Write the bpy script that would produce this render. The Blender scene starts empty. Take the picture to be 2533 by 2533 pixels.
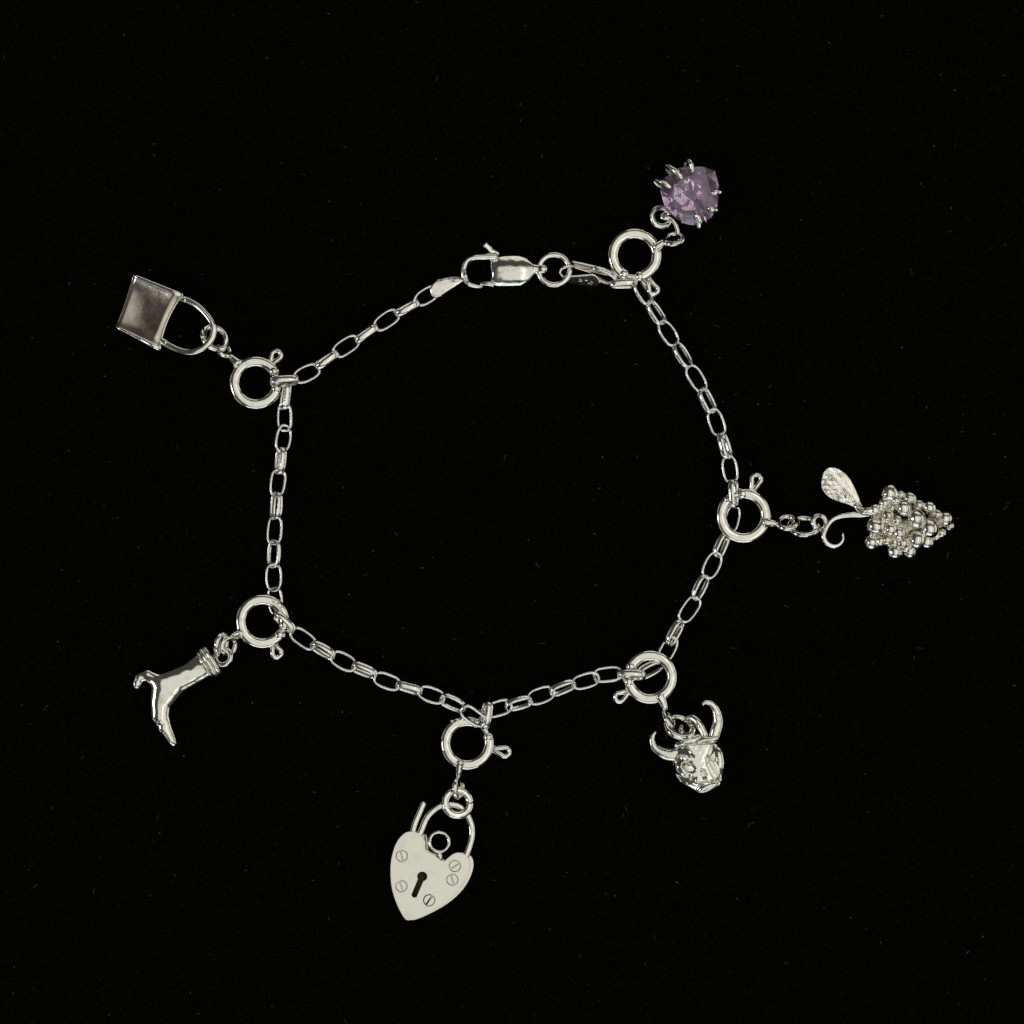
import bpy, bmesh, math, random
import numpy as np
from mathutils import Matrix, Vector
random.seed(7); rng = np.random.default_rng(7)

# ---------------------------------------------------------------- camera, light, exposure
K = 0.1348 / 2533.0            # metres per photograph pixel on the cloth
CX = CY = 1266.5
CAM_H = 0.50
sc = bpy.context.scene
cam_d = bpy.data.cameras.new('camera'); cam = bpy.data.objects.new('camera', cam_d)
sc.collection.objects.link(cam); sc.camera = cam
cam.location = (0, 0, CAM_H); cam.rotation_euler = (0, 0, 0)
cam_d.sensor_width = 36; cam_d.lens = 36 * (CAM_H - 0.0012) / 0.1348
cam_d.clip_start = 0.02; cam_d.clip_end = 20

world = bpy.data.worlds.new('World'); sc.world = world; world.use_nodes = True
wbg = world.node_tree.nodes['Background']
wbg.inputs['Color'].default_value = (1.0, 0.93, 0.80, 1); wbg.inputs['Strength'].default_value = 0.055

def area(name, loc, target, sx, sy, radiance, col):
    d = bpy.data.lights.new(name, 'AREA'); d.shape = 'RECTANGLE'; d.size = sx; d.size_y = sy
    d.energy = radiance * math.pi * sx * sy; d.color = col
    o = bpy.data.objects.new(name, d); sc.collection.objects.link(o)
    o.location = loc
    v = Vector(target) - Vector(loc)
    o.rotation_euler = v.to_track_quat('-Z', 'Y').to_euler()
    return o
WARM = (1.0, 0.985, 0.885); COOL = (0.86, 0.93, 1.0)
area('ceiling_lamp', (0.55, -0.12, 1.15), (0.55, -0.12, 0), 1.90, 1.75, 0.68, WARM)
area('strip_fill', (0.30, -0.15, 1.05), (0.30, -0.15, 0), 0.13, 1.30, 0.75, (1.0, 0.99, 0.94))  # added strip, no known fitting; lays brighter bands inside the silver reflections
area('bulb_lamp', (-1.00, -0.16, 0.72), (0, 0, 0), 0.30, 0.24, 9.0, (1.0, 0.98, 0.92))
area('right_wall_fill', (1.90, 0.10, 0.42), (0, 0, 0.1), 2.20, 0.80, 0.85, WARM)  # added glowing panel in place of the right wall, brightens metal edges
area('window_light', (-0.10, -1.55, 0.62), (0, 0, 0), 1.50, 0.75, 1.45, COOL)
area('far_wall_fill', (0.45, 1.80, 0.50), (0, 0, 0), 1.90, 0.80, 0.72, WARM)  # added panel at the far wall, fills reflections from that side
area('corner_fill', (-1.45, -1.05, 0.35), (0, 0, 0), 0.70, 0.50, 0.60, COOL)  # added dim cool fill at lower left, not a real fitting
area('left_wall_fill', (-1.75, 0.55, 0.30), (0, 0, 0), 0.80, 0.40, 0.45, WARM)  # added weak fill panel on the left, for the reflections only

sc.view_settings.view_transform = 'Standard'; sc.view_settings.look = 'None'
sc.view_settings.exposure = 0.0; sc.view_settings.gamma = 1.0
sc.view_settings.use_curve_mapping = False
sc.render.engine = 'CYCLES'
sc.cycles.max_bounces = 14; sc.cycles.glossy_bounces = 8; sc.cycles.transmission_bounces = 12
sc.cycles.use_denoising = True
sc.cycles.caustics_reflective = False; sc.cycles.caustics_refractive = False

# ---------------------------------------------------------------- materials
def mat(name):
    m = bpy.data.materials.new(name); m.use_nodes = True
    nt = m.node_tree; b = nt.nodes['Principled BSDF']
    return m, nt, b
def noise(nt, scale, detail=3, rough=0.5, vec=None):
    n = nt.nodes.new('ShaderNodeTexNoise'); n.inputs['Scale'].default_value = scale
    n.inputs['Detail'].default_value = detail; n.inputs['Roughness'].default_value = rough
    tc = nt.nodes.new('ShaderNodeTexCoord')
    nt.links.new(tc.outputs['Object'], n.inputs['Vector'])
    return n
def ramp(nt, src, stops):
    r = nt.nodes.new('ShaderNodeValToRGB'); e = r.color_ramp.elements
    while len(e) < len(stops): e.new(0.5)
    for i, (p, c) in enumerate(stops):
        e[i].position = p; e[i].color = (*c, 1) if len(c) == 3 else c
    nt.links.new(src, r.inputs['Fac']); return r

def silver(name, base, dirt, lo, hi, r0, r1, bump, bscale, dscale=900, scratch=0.3):
    m, nt, b = mat(name)
    b.inputs['Metallic'].default_value = 1.0
    n = noise(nt, dscale, 4, 0.6)
    r = ramp(nt, n.outputs['Fac'], [(lo, dirt), (hi, base)])
    nt.links.new(r.outputs['Color'], b.inputs['Base Color'])
    n2 = noise(nt, 700, 3, 0.6)
    r2 = ramp(nt, n2.outputs['Fac'], [(0.3, (r0,) * 3), (0.7, (r1,) * 3)])
    nt.links.new(r2.outputs['Color'], b.inputs['Roughness'])
    n3 = noise(nt, bscale, 3, 0.55)
    bp = nt.nodes.new('ShaderNodeBump'); bp.inputs['Strength'].default_value = bump
    bp.inputs['Distance'].default_value = 0.00008
    nt.links.new(n3.outputs['Fac'], bp.inputs['Height'])
    # fine scratches running one way
    tc = nt.nodes.new('ShaderNodeTexCoord'); mp = nt.nodes.new('ShaderNodeMapping')
    mp.inputs['Rotation'].default_value = (0.3, 0.2, 0.9); mp.inputs['Scale'].default_value = (600, 9000, 2500)
    ns_ = nt.nodes.new('ShaderNodeTexNoise'); ns_.inputs['Scale'].default_value = 1.0; ns_.inputs['Detail'].default_value = 2
    nt.links.new(tc.outputs['Object'], mp.inputs['Vector']); nt.links.new(mp.outputs['Vector'], ns_.inputs['Vector'])
    b2 = nt.nodes.new('ShaderNodeBump'); b2.inputs['Strength'].default_value = scratch; b2.inputs['Distance'].default_value = 0.00002
    nt.links.new(ns_.outputs['Fac'], b2.inputs['Height']); nt.links.new(bp.outputs['Normal'], b2.inputs['Normal'])
    nt.links.new(b2.outputs['Normal'], b.inputs['Normal'])
    return m
BASE = (0.88, 0.875, 0.82)
SILVER = silver('polished_silver', BASE, (0.62, 0.58, 0.50), 0.30, 0.48, 0.07, 0.17, 0.14, 1100)
LINKM = silver('chain_silver', (0.90, 0.885, 0.855), (0.68, 0.65, 0.61), 0.28, 0.46, 0.10, 0.22, 0.35, 2200)
SATIN = silver('satin_silver', (0.82, 0.815, 0.75), (0.74, 0.73, 0.66), 0.30, 0.50, 0.22, 0.30, 0.10, 420, 500, 0.07)
DARKS = silver('tarnished_silver', (0.68, 0.64, 0.58), (0.44, 0.39, 0.33), 0.32, 0.62, 0.16, 0.28, 0.25, 700, 260)
GRAPEM = silver('grape_silver', (0.84, 0.82, 0.74), (0.36, 0.30, 0.18), 0.34, 0.47, 0.14, 0.30, 1.0, 1700, 900)
CRINKLE = silver('hammered_silver', (0.86, 0.85, 0.79), (0.52, 0.49, 0.42), 0.32, 0.46, 0.10, 0.24, 0.8, 1100, 900)
GREASE, gnt, gb = mat('grape_crevice_dirt')
gb.inputs['Metallic'].default_value = 0.75; gb.inputs['Roughness'].default_value = 0.38
gn = noise(gnt, 1500, 4, 0.65)
gr = ramp(gnt, gn.outputs['Fac'], [(0.34, (0.12, 0.09, 0.04)), (0.45, (0.50, 0.46, 0.31)), (0.56, (0.84, 0.82, 0.71))])
gnt.links.new(gr.outputs['Color'], gb.inputs['Base Color'])
gbp = gnt.nodes.new('ShaderNodeBump'); gbp.inputs['Strength'].default_value = 1.0; gbp.inputs['Distance'].default_value = 0.00025
gnt.links.new(gn.outputs['Fac'], gbp.inputs['Height']); gnt.links.new(gbp.outputs['Normal'], gb.inputs['Normal'])

SHADE_DARK, dnt, db = mat('painted_keyhole_shade')  # near-black colour painting the shade inside the keyhole
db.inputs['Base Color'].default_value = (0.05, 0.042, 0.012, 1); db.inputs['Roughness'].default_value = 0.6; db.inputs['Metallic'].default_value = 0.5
VELVET, vnt, vb = mat('black_velvet')
vn = noise(vnt, 2600, 4, 0.7)
vr = ramp(vnt, vn.outputs['Fac'], [(0.35, (0.0008, 0.0008, 0.0006)), (0.75, (0.0042, 0.0040, 0.0028))])
vnt.links.new(vr.outputs['Color'], vb.inputs['Base Color'])
vb.inputs['Roughness'].default_value = 1.0; vb.inputs['Specular IOR Level'].default_value = 0.0
PILE, pnt, pb = mat('velvet_pile')
pb.inputs['Base Color'].default_value = (0.0170, 0.0165, 0.0115, 1); pb.inputs['Roughness'].default_value = 0.9
pb.inputs['Specular IOR Level'].default_value = 0.02
LINT, lnt, lb = mat('grey_lint')
lb.inputs['Base Color'].default_value = (0.10, 0.10, 0.092, 1); lb.inputs['Roughness'].default_value = 0.8

GEM, nt, b = mat('lavender_amethyst')
b.inputs['Base Color'].default_value = (0.66, 0.42, 0.74, 1)
b.inputs['Roughness'].default_value = 0.03; b.inputs['IOR'].default_value = 1.70
n = noise(nt, 260, 2, 0.5)
r = ramp(nt, n.outputs['Fac'], [(0.42, (0.90,) * 3), (0.70, (0.62,) * 3)])
nt.links.new(r.outputs['Color'], b.inputs['Transmission Weight'])
n = noise(nt, 420, 2, 0.5)
r = ramp(nt, n.outputs['Fac'], [(0.35, (0.90, 0.56, 0.98)), (0.65, (0.99, 0.74, 1.0))])
nt.links.new(r.outputs['Color'], b.inputs['Base Color'])

# ---------------------------------------------------------------- helpers
COL = sc.collection
def wp(x, y, z=0.0): return Vector(((x - CX) * K, (CY - y) * K, z * K))
def thing(name, label, cat, px, py, group=None):
    o = bpy.data.objects.new(name, None); COL.objects.link(o)
    o.empty_display_size = 0.002
    o.location = wp(px, py, 0)
    o['label'] = label; o['category'] = cat
    if group: o['group'] = group
    return o
def origin_of(parent):
    v = Vector((0, 0, 0))
    while parent is not None: v = v + parent.location; parent = parent.parent
    return v
def part(name, V, F, m, parent=None, smooth=True, label=None, sharp=None):
    """V in photograph pixels (x right, y down, z up); becomes one mesh object."""
    V = np.asarray(V, float)
    org = origin_of(parent)
    P = np.empty_like(V)
    P[:, 0] = (V[:, 0] - CX) * K - org.x; P[:, 1] = (CY - V[:, 1]) * K - org.y; P[:, 2] = V[:, 2] * K - org.z
    me = bpy.data.meshes.new(name); me.from_pydata(P.tolist(), [], [list(map(int, f)) for f in F])
    bm = bmesh.new(); bm.from_mesh(me)
    bmesh.ops.recalc_face_normals(bm, faces=bm.faces); bm.to_mesh(me); bm.free()
    if smooth:
        me.polygons.foreach_set('use_smooth', [True] * len(me.polygons))
        if sharp: me.set_sharp_from_angle(angle=math.radians(sharp))
    me.materials.append(m)
    o = bpy.data.objects.new(name, me); COL.objects.link(o); o.parent = parent
    if label: o['label'] = label
    return o
def join(*vf):
    V = []; F = []; n = 0
    for v, f in vf:
        V.append(np.asarray(v, float)); F += [[i + n for i in q] for q in f]; n += len(v)
    return np.vstack(V), F
def spline(pts, n=8, closed=False):
    P = np.asarray(pts, float); m = len(P); out = []
    rngi = range(m if closed else m - 1)
    for i in rngi:
        if closed: p0, p1, p2, p3 = P[(i - 1) % m], P[i], P[(i + 1) % m], P[(i + 2) % m]
        else: p0, p1, p2, p3 = P[max(i - 1, 0)], P[i], P[i + 1], P[min(i + 2, m - 1)]
        for t in np.linspace(0, 1, n, endpoint=False):
            out.append(0.5 * (2 * p1 + (p2 - p0) * t + (2 * p0 - 5 * p1 + 4 * p2 - p3) * t * t + (3 * p1 - p0 - 3 * p2 + p3) * t ** 3))
    if not closed: out.append(P[-1])
    return np.array(out)
def tube(pts, rad, closed=False, ns=12, normal=None, flat=1.0, ex=2.0):
    """sweep; rad scalar or per point; with a plane normal the profile is rad in-plane and rad*flat along the normal."""
    P = np.asarray(pts, float); n = len(P)
    R = np.broadcast_to(np.asarray(rad, float), (n,)) if np.ndim(rad) == 0 or len(np.atleast_1d(rad)) == n else np.interp(np.linspace(0, 1, n), np.linspace(0, 1, len(rad)), rad)
    T = np.roll(P, -1, 0) - np.roll(P, 1, 0) if closed else np.gradient(P, axis=0)
    T /= np.maximum(np.linalg.norm(T, axis=1, keepdims=True), 1e-9)
    A = np.zeros((n, 3)); B = np.zeros((n, 3))
    if normal is not None:
        N = np.asarray(normal, float); N = N / np.linalg.norm(N)
        B[:] = N; A = np.cross(T, B); A /= np.maximum(np.linalg.norm(A, axis=1, keepdims=True), 1e-9); B = np.cross(A, T)
    else:
        a = np.array([0, 0, 1.0]);
        if abs(T[0] @ a) > 0.9: a = np.array([1.0, 0, 0])
        for i in range(n):
            a = a - (a @ T[i]) * T[i]; a = a / np.linalg.norm(a); A[i] = a; B[i] = np.cross(T[i], a)
    th = np.linspace(0, 2 * np.pi, ns, endpoint=False)
    c, s = np.cos(th), np.sin(th)
    c = np.sign(c) * np.abs(c) ** (2 / ex); s = np.sign(s) * np.abs(s) ** (2 / ex)
    V = (P[:, None] + R[:, None, None] * (A[:, None] * c[None, :, None] + flat * B[:, None] * s[None, :, None])).reshape(-1, 3)
    F = []
    for i in range(n if closed else n - 1):
        j = (i + 1) % n
        for k in range(ns):
            l = (k + 1) % ns
            F.append([i * ns + k, i * ns + l, j * ns + l, j * ns + k])
    if not closed:
        # rounded caps
        for e, sgn in ((0, -1), (n - 1, 1)):
            c0 = len(V); r = R[e]
            ringp = P[e] + sgn * T[e] * r * 0.45 + 0.72 * (V[e * ns:(e + 1) * ns] - P[e])
            V = np.vstack([V, ringp, P[e] + sgn * T[e] * r * 0.62])
            for k in range(ns):
                l = (k + 1) % ns
                F.append([e * ns + k, e * ns + l, c0 + l, c0 + k]); F.append([c0 + k, c0 + l, c0 + ns])
    return V, F
def ring_pts(cx, cy, cz, R, ang, tilt, n=40, squash=1.0):
    """circle whose long visible axis lies at ang (image degrees) and which is rolled by tilt about it"""
    a, t = math.radians(ang), math.radians(tilt)
    u = np.array([math.cos(a), math.sin(a), 0]); w = np.array([-math.sin(a) * math.cos(t), math.cos(a) * math.cos(t), math.sin(t)])
    th = np.linspace(0, 2 * np.pi, n, endpoint=False)
    return np.array([cx, cy, cz]) + R * (np.cos(th)[:, None] * u + squash * np.sin(th)[:, None] * w)
def ring(cx, cy, cz, R, r, ang=0, tilt=0, n=40, ns=12, squash=1.0):
    return tube(ring_pts(cx, cy, cz, R, ang, tilt, n, squash), r, True, ns)
def cut_ring(cx, cy, cz, R, r, ang=0, tilt=0, at=300, n=44, ns=12):
    """jump ring with its hairline cut"""
    p = ring_pts(cx, cy, cz, R, ang, tilt, 180)
    k = int(at / 2) % 180
    p = np.roll(p, -k, 0)[2:-1:4]
    a, t = math.radians(ang), math.radians(tilt)
    nrm = np.cross((math.cos(a), math.sin(a), 0), (-math.sin(a) * math.cos(t), math.cos(a) * math.cos(t), math.sin(t)))
    return tube(p, r * 1.24, False, 14, normal=nrm, flat=0.9, ex=2.4)
def ball(cx, cy, cz, rx, ry=None, rz=None, nu=20, nv=12):
    ry = rx if ry is None else ry; rz = rx if rz is None else rz
    V = [(cx, cy, cz + rz)]; F = []
    for i in range(1, nv):
        a = math.pi * i / nv
        for j in range(nu):
            t = 2 * math.pi * j / nu
            V.append((cx + rx * math.sin(a) * math.cos(t), cy + ry * math.sin(a) * math.sin(t), cz + rz * math.cos(a)))
    V.append((cx, cy, cz - rz))
    for j in range(nu): F.append([0, 1 + j, 1 + (j + 1) % nu])
    for i in range(nv - 2):
        for j in range(nu):
            a = 1 + i * nu + j; b2 = 1 + i * nu + (j + 1) % nu
            F.append([a, a + nu, b2 + nu, b2])
    last = len(V) - 1
    for j in range(nu): F.append([last, last - nu + (j + 1) % nu, last - nu + j])
    return np.array(V), F
def surface_nets(fn, lo, hi, h, blur=0):
    ax = [np.arange(lo[i], hi[i] + h, h) for i in range(3)]
    X, Y, Z = np.meshgrid(*ax, indexing='ij')
    D = fn(X, Y, Z)
    for _ in range(blur):
        for a in range(3):
            E = np.pad(D, [(1, 1) if k == a else (0, 0) for k in range(3)], mode='edge')
            lo_ = [slice(None)] * 3; hi_ = [slice(None)] * 3; lo_[a] = slice(0, -2); hi_[a] = slice(2, None)
            D = 0.5 * D + 0.25 * (E[tuple(lo_)] + E[tuple(hi_)])
    S = D < 0
    n = D.shape
    acc = np.zeros((n[0] - 1, n[1] - 1, n[2] - 1, 3)); cnt = np.zeros((n[0] - 1, n[1] - 1, n[2] - 1))
    corners = [(i, j, k) for i in (0, 1) for j in (0, 1) for k in (0, 1)]
    def sl(c, A): return A[c[0]:n[0] - 1 + c[0], c[1]:n[1] - 1 + c[1], c[2]:n[2] - 1 + c[2]]
    for a in corners:
        for d in range(3):
            if a[d]: continue
            b2 = list(a); b2[d] = 1
            da, db = sl(a, D), sl(b2, D); m = (da < 0) != (db < 0)
            t = np.where(m, da / np.where(m, da - db, 1), 0)
            for q in range(3): acc[..., q] += np.where(m, a[q] + (t if q == d else 0), 0)
            cnt += m
    act = cnt > 0
    idx = -np.ones(act.shape, int); idx[act] = np.arange(act.sum())
    I = np.argwhere(act)
    V = np.array(lo)[None] + h * (I + acc[act] / cnt[act][:, None])
    F = []
    for d in range(3):
        e, f = (d + 1) % 3, (d + 2) % 3
        sa = [slice(None)] * 3; sb = [slice(None)] * 3
        sa[d] = slice(0, -1); sb[d] = slice(1, None)
        m = S[tuple(sa)] != S[tuple(sb)]
        P = np.argwhere(m)
        P = P[(P[:, e] > 0) & (P[:, f] > 0) & (P[:, e] < n[e] - 1) & (P[:, f] < n[f] - 1)]
        def g(de, df):
            Q = P.copy(); Q[:, e] += de; Q[:, f] += df; return idx[Q[:, 0], Q[:, 1], Q[:, 2]]
        F.append(np.stack([g(-1, -1), g(0, -1), g(0, 0), g(-1, 0)], 1))
    F = np.vstack(F); F = F[(F >= 0).all(1)]
    return V, F.tolist()
def smin(a, b, k):
    hh = np.clip(0.5 + 0.5 * (b - a) / k, 0, 1); return b + (a - b) * hh - k * hh * (1 - hh)
def smax(a, b, k): return -smin(-a, -b, k)
def ell(X, Y, Z, c, r, rot=0):
    a = math.radians(rot); dx, dy, dz = X - c[0], Y - c[1], Z - c[2]
    u = dx * math.cos(a) + dy * math.sin(a); v = -dx * math.sin(a) + dy * math.cos(a)
    k0 = np.sqrt((u / r[0]) ** 2 + (v / r[1]) ** 2 + (dz / r[2]) ** 2) + 1e-9
    k1 = np.sqrt((u / r[0] ** 2) ** 2 + (v / r[1] ** 2) ** 2 + (dz / r[2] ** 2) ** 2) + 1e-9
    return k0 * (k0 - 1) / k1
def cone(X, Y, Z, a, b, ra, rb, zs=1.0):
    a = np.array(a, float); b = np.array(b, float); d = b - a
    px, py, pz = X - a[0], Y - a[1], (Z - a[2]) / zs
    dz = d[2] / zs
    t = np.clip((px * d[0] + py * d[1] + pz * dz) / (d[0] ** 2 + d[1] ** 2 + dz ** 2), 0, 1)
    return np.sqrt((px - t * d[0]) ** 2 + (py - t * d[1]) ** 2 + (pz - t * dz) ** 2) - (ra + t * (rb - ra))
def poly2d(X, Y, pts):
    P = np.asarray(pts, float); d = np.full(X.shape, 1e9); s = np.ones(X.shape)
    for i in range(len(P)):
        a, b2 = P[i], P[i - 1]; e = b2 - a; wx, wy = X - a[0], Y - a[1]
        t = np.clip((wx * e[0] + wy * e[1]) / (e @ e), 0, 1)
        d = np.minimum(d, (wx - e[0] * t) ** 2 + (wy - e[1] * t) ** 2)
        c1 = Y >= a[1]; c2 = Y < b2[1]; c3 = e[0] * wy > e[1] * wx
        s = np.where((c1 & c2 & c3) | (~c1 & ~c2 & ~c3), -s, s)
    return s * np.sqrt(d)
def vnoise(X, Y, Z, sc_, seed):
    r = np.random.default_rng(seed); out = np.zeros(X.shape)
    for i in range(9):
        k = r.normal(size=3) * sc_; out += np.sin(X * k[0] + Y * k[1] + Z * k[2] + r.uniform(0, 6.3))
    return out / 4.0
def plate(outline, holes, z0, z1, bev=1.5):
    bm = bmesh.new(); edges = []
    for lp in [outline] + holes:
        vs = [bm.verts.new((p[0], p[1], z1)) for p in lp]
        for i in range(len(vs)): edges.append(bm.edges.new((vs[i], vs[(i + 1) % len(vs)])))
    bmesh.ops.triangle_fill(bm, use_beauty=True, use_dissolve=False, edges=edges)
    rim = [e for e in bm.edges if e.is_boundary]
    top = list(bm.faces)
    ret = bmesh.ops.extrude_face_region(bm, geom=top)
    moved = [g for g in ret['geom'] if isinstance(g, bmesh.types.BMVert)]
    for v in moved: v.co.z = z0
    bmesh.ops.recalc_face_normals(bm, faces=bm.faces)
    if bev:
        es = [e for e in bm.edges if len(e.link_faces) == 2 and e.calc_face_angle(0) > 0.9 and abs(e.verts[0].co.z - e.verts[1].co.z) < 1e-6]
        bmesh.ops.bevel(bm, geom=es, offset=bev, segments=2, affect='EDGES', profile=0.6)
    bm.verts.index_update()
    V = np.array([v.co[:] for v in bm.verts]); F = [[v.index for v in f.verts] for f in bm.faces]
    bm.free(); return V, F
def zm(pts, ox, oy, s):
    return [(ox + p[0] / s, oy + p[1] / s) + tuple(p[2:]) for p in pts]

# ---------------------------------------------------------------- the cloth
n = 90; half = 0.30
gx = np.linspace(-half, half, n)
GX, GY = np.meshgrid(gx, gx, indexing='ij')
GZ = -0.0003 + 0.00022 * np.sin(GX * 31 + 1.0) * np.sin(GY * 27 + 0.4) + 0.00012 * np.sin(GX * 83 + GY * 61)
me = bpy.data.meshes.new('black_velvet_cloth')
me.from_pydata(np.stack([GX, GY, GZ], -1).reshape(-1, 3).tolist(), [], [[i * n + j, (i + 1) * n + j, (i + 1) * n + j + 1, i * n + j + 1] for i in range(n - 1) for j in range(n - 1)])
me.polygons.foreach_set('use_smooth', [True] * len(me.polygons)); me.materials.append(VELVET)
cloth = bpy.data.objects.new('black_velvet_cloth', me); COL.objects.link(cloth); cloth['kind'] = 'structure'
cloth['label'] = 'black velvet cloth that the silver charm bracelet lies on'
# the short pile of the velvet, one blade per fibre
N = 70000; ext = 0.085
x = rng.uniform(-ext, ext, N); y = rng.uniform(-ext, ext, N); th = rng.uniform(0, 6.283, N)
ln = rng.uniform(0.0003, 0.0007, N); wd = rng.uniform(0.00002, 0.00004, N); lean = rng.uniform(0.2, 1.0, N) * ln
z0 = -0.0003 + 0.00022 * np.sin(x * 31 + 1.0) * np.sin(y * 27 + 0.4) + 0.00012 * np.sin(x * 83 + y * 61)
dx, dy = np.cos(th), np.sin(th)
V = np.empty((N, 3, 3))
V[:, 0] = np.stack([x - dy * wd, y + dx * wd, z0], 1); V[:, 1] = np.stack([x + dy * wd, y - dx * wd, z0], 1)
V[:, 2] = np.stack([x + dx * lean, y + dy * lean, z0 + ln * 0.6], 1)
me = bpy.data.meshes.new('velvet_pile'); me.from_pydata(V.reshape(-1, 3).tolist(), [], np.arange(N * 3).reshape(-1, 3).tolist())
me.materials.append(PILE)
pile = bpy.data.objects.new('velvet_pile', me); COL.objects.link(pile); pile.parent = cloth; pile['kind'] = 'stuff'
# stray lint: curled fibres and grains of dust
parts = []
for i in range(270):
    px, py = rng.uniform(0, 2533, 2); L = rng.choice([2, 4, 7, 12, 20], p=[.42, .28, .17, .10, .03]) * rng.uniform(0.7, 1.3)
    a = rng.uniform(0, 6.28); cur = rng.normal() * 1.2
    pts = []; q = np.array([px, py, rng.uniform(4, 9)])
    for k in range(5):
        pts.append(q.copy()); q = q + np.array([math.cos(a), math.sin(a), rng.normal() * 0.2]) * L / 4; a += cur / 4
    parts.append(tube(pts, 0.34 if L > 6 else rng.uniform(0.4, 1.0), ns=5))
V, F = join(*parts)
lint = part('lint_fibres', V, F, LINT); lint['kind'] = 'stuff'
lint['label'] = 'tiny pale lint fibres and dust specks scattered over the black velvet'; lint['category'] = 'lint'

# ---------------------------------------------------------------- the bracelet chain
brac = thing('chain_bracelet', 'thin silver oval-link chain bracelet laid in a loop, fastened with a lobster clasp', 'bracelet', 1060, 1240)
def link_mesh(seed):
    r = np.random.default_rng(seed); th = np.linspace(0, 2 * np.pi, 40, endpoint=False)
    a, b2, ex = 33.0 + r.uniform(-.7, .7), 17.6 + r.uniform(-.8, .8), 2.7 + r.uniform(-.25, .25)
    c, s = np.cos(th), np.sin(th)
    P = np.stack([a * np.sign(c) * np.abs(c) ** (2 / ex), b2 * np.sign(s) * np.abs(s) ** (2 / ex) * (1 + 0.03 * c * r.normal()), 0.6 * r.normal() * s * c], 1)
    V, F = tube(P, 4.1, True, 12, normal=(0, 0, 1), flat=2.1, ex=2.6)
    me = bpy.data.meshes.new('chain_link'); me.from_pydata((V * K).tolist(), [], F)
    bm = bmesh.new(); bm.from_mesh(me); bmesh.ops.recalc_face_normals(bm, faces=bm.faces); bm.to_mesh(me); bm.free()
    me.polygons.foreach_set('use_smooth', [True] * len(me.polygons)); me.materials.append(LINKM); return me
LM = [link_mesh(s) for s in range(5)]
li = 0
def link(x, y, z, ang, roll, pitch=0, scale=1.0):
    """ang in image degrees (0 right, 90 down); roll 0 lies flat, 90 stands on edge"""
    global li
    o = bpy.data.objects.new('chain_link', LM[li % 5]); li += 1; COL.objects.link(o); o.parent = brac
    M = Matrix.Rotation(math.radians(-ang), 4, 'Z') @ Matrix.Rotation(math.radians(pitch), 4, 'Y') @ Matrix.Rotation(math.radians(roll), 4, 'X')
    o.matrix_local = Matrix.Translation(wp(x, y, z) - brac.location) @ M @ Matrix.Scale(scale, 4)
def run(seq):
    """(x, y, roll, optional dict) ; angle from the neighbours"""
    for i, s in enumerate(seq):
        p = seq[max(i - 1, 0)]; q = seq[min(i + 1, len(seq) - 1)]
        ang = math.degrees(math.atan2(q[1] - p[1], q[0] - p[0]))
        d = s[3] if len(s) > 3 else {}
        link(s[0], s[1], d.get('z', 22), d.get('ang', ang) + rng.normal() * 2.0, s[2] + rng.normal() * 5, d.get('pitch', 0), d.get('s', 1.0))
run([(1057, 731, 2), (1007, 762, 78), (956, 793, 4), (906, 825, 76), (856, 856, -3), (808, 890, 78), (759, 925, 5), (704, 943, 76, dict(ang=-6, z=27, s=1.05))])
run([(706, 980, 62, dict(ang=96, z=20)), (706, 1032, 28, dict(ang=90)), (700, 1085, -16, dict(ang=98)), (694, 1140, 66), (688, 1195, 6), (684, 1251, 52), (681, 1312, 10), (679, 1370, 42), (678, 1428, 14), (682, 1487, 22, dict(z=9, ang=84))])
run([(704, 1539, 62, dict(ang=41, z=27)), (750, 1579, 4), (799, 1608, 58), (850, 1636, -4), (902, 1658, 60), (958, 1685, 4), (1012, 1702, 62), (1067, 1719, -3), (1121, 1738, 52, dict(ang=24))])
link(1171, 1769, 44, 36, 18, 6); link(1203, 1768, 24, 99, 66)
run([(1232, 1752, 6, dict(ang=-16)), (1283, 1739, 52), (1339, 1720, 5), (1392, 1701, 55), (1449, 1683, 8), (1503, 1670, -14), (1561, 1669, 66, dict(ang=6, z=30))])
link(1608, 1656, 16, -28, 48); link(1652, 1606, 9, -62, 10)
run([(1669, 1564, 58), (1705, 1507, 3), (1731, 1453, 60), (1761, 1398, -4), (1785, 1347, 52, dict(z=14))])
link(1811, 1284, 8, -77, 8, 0, 0.98)
run([(1814, 1221, 72, dict(ang=-95, z=30)), (1806, 1161, 3), (1792, 1103, 68), (1772, 1044, -3), (1748, 992, 56), (1721, 937, 6), (1687, 880, 46), (1651, 825, 24), (1621, 774, 34), (1588, 725, 40, dict(ang=-124, z=32)), ])
link(1541, 702, 20, -3, 80); link(1494, 681, 24, 27, 50)

# ring and clasp at the top
RJ = part('jump_ring', *cut_ring(1371, 668, 26, 38, 6.2, 0, 8, at=356), SILVER, brac)
LB = zm([(545, 262), (575, 226), (700, 214), (790, 216), (850, 246), (905, 300), (935, 305), (935, 380), (905, 388), (872, 440), (800, 484), (700, 489), (585, 489), (560, 440), (562, 380), (555, 310)], 1040, 560, 3.22)
cxb, cyb = 1040 + 735 / 3.22, 560 + 350 / 3.22
def lob(X, Y, Z):
    d2 = poly2d(X, Y, LB); hh = 18 - 0.010 * ((X - cxb) ** 2 * 0.25 + (Y - cyb - 4) ** 2 * 1.0)
    q = np.abs(Z - 22) - hh
    return smax(d2, q, 7) + 0.12 * vnoise(X, Y, Z, 0.25, 5)
V, F = surface_nets(lob, (1200, 618, 0), (1340, 722, 46), 1.7, 1)
LC = part('lobster_clasp', V, F, SILVER, brac)
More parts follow.
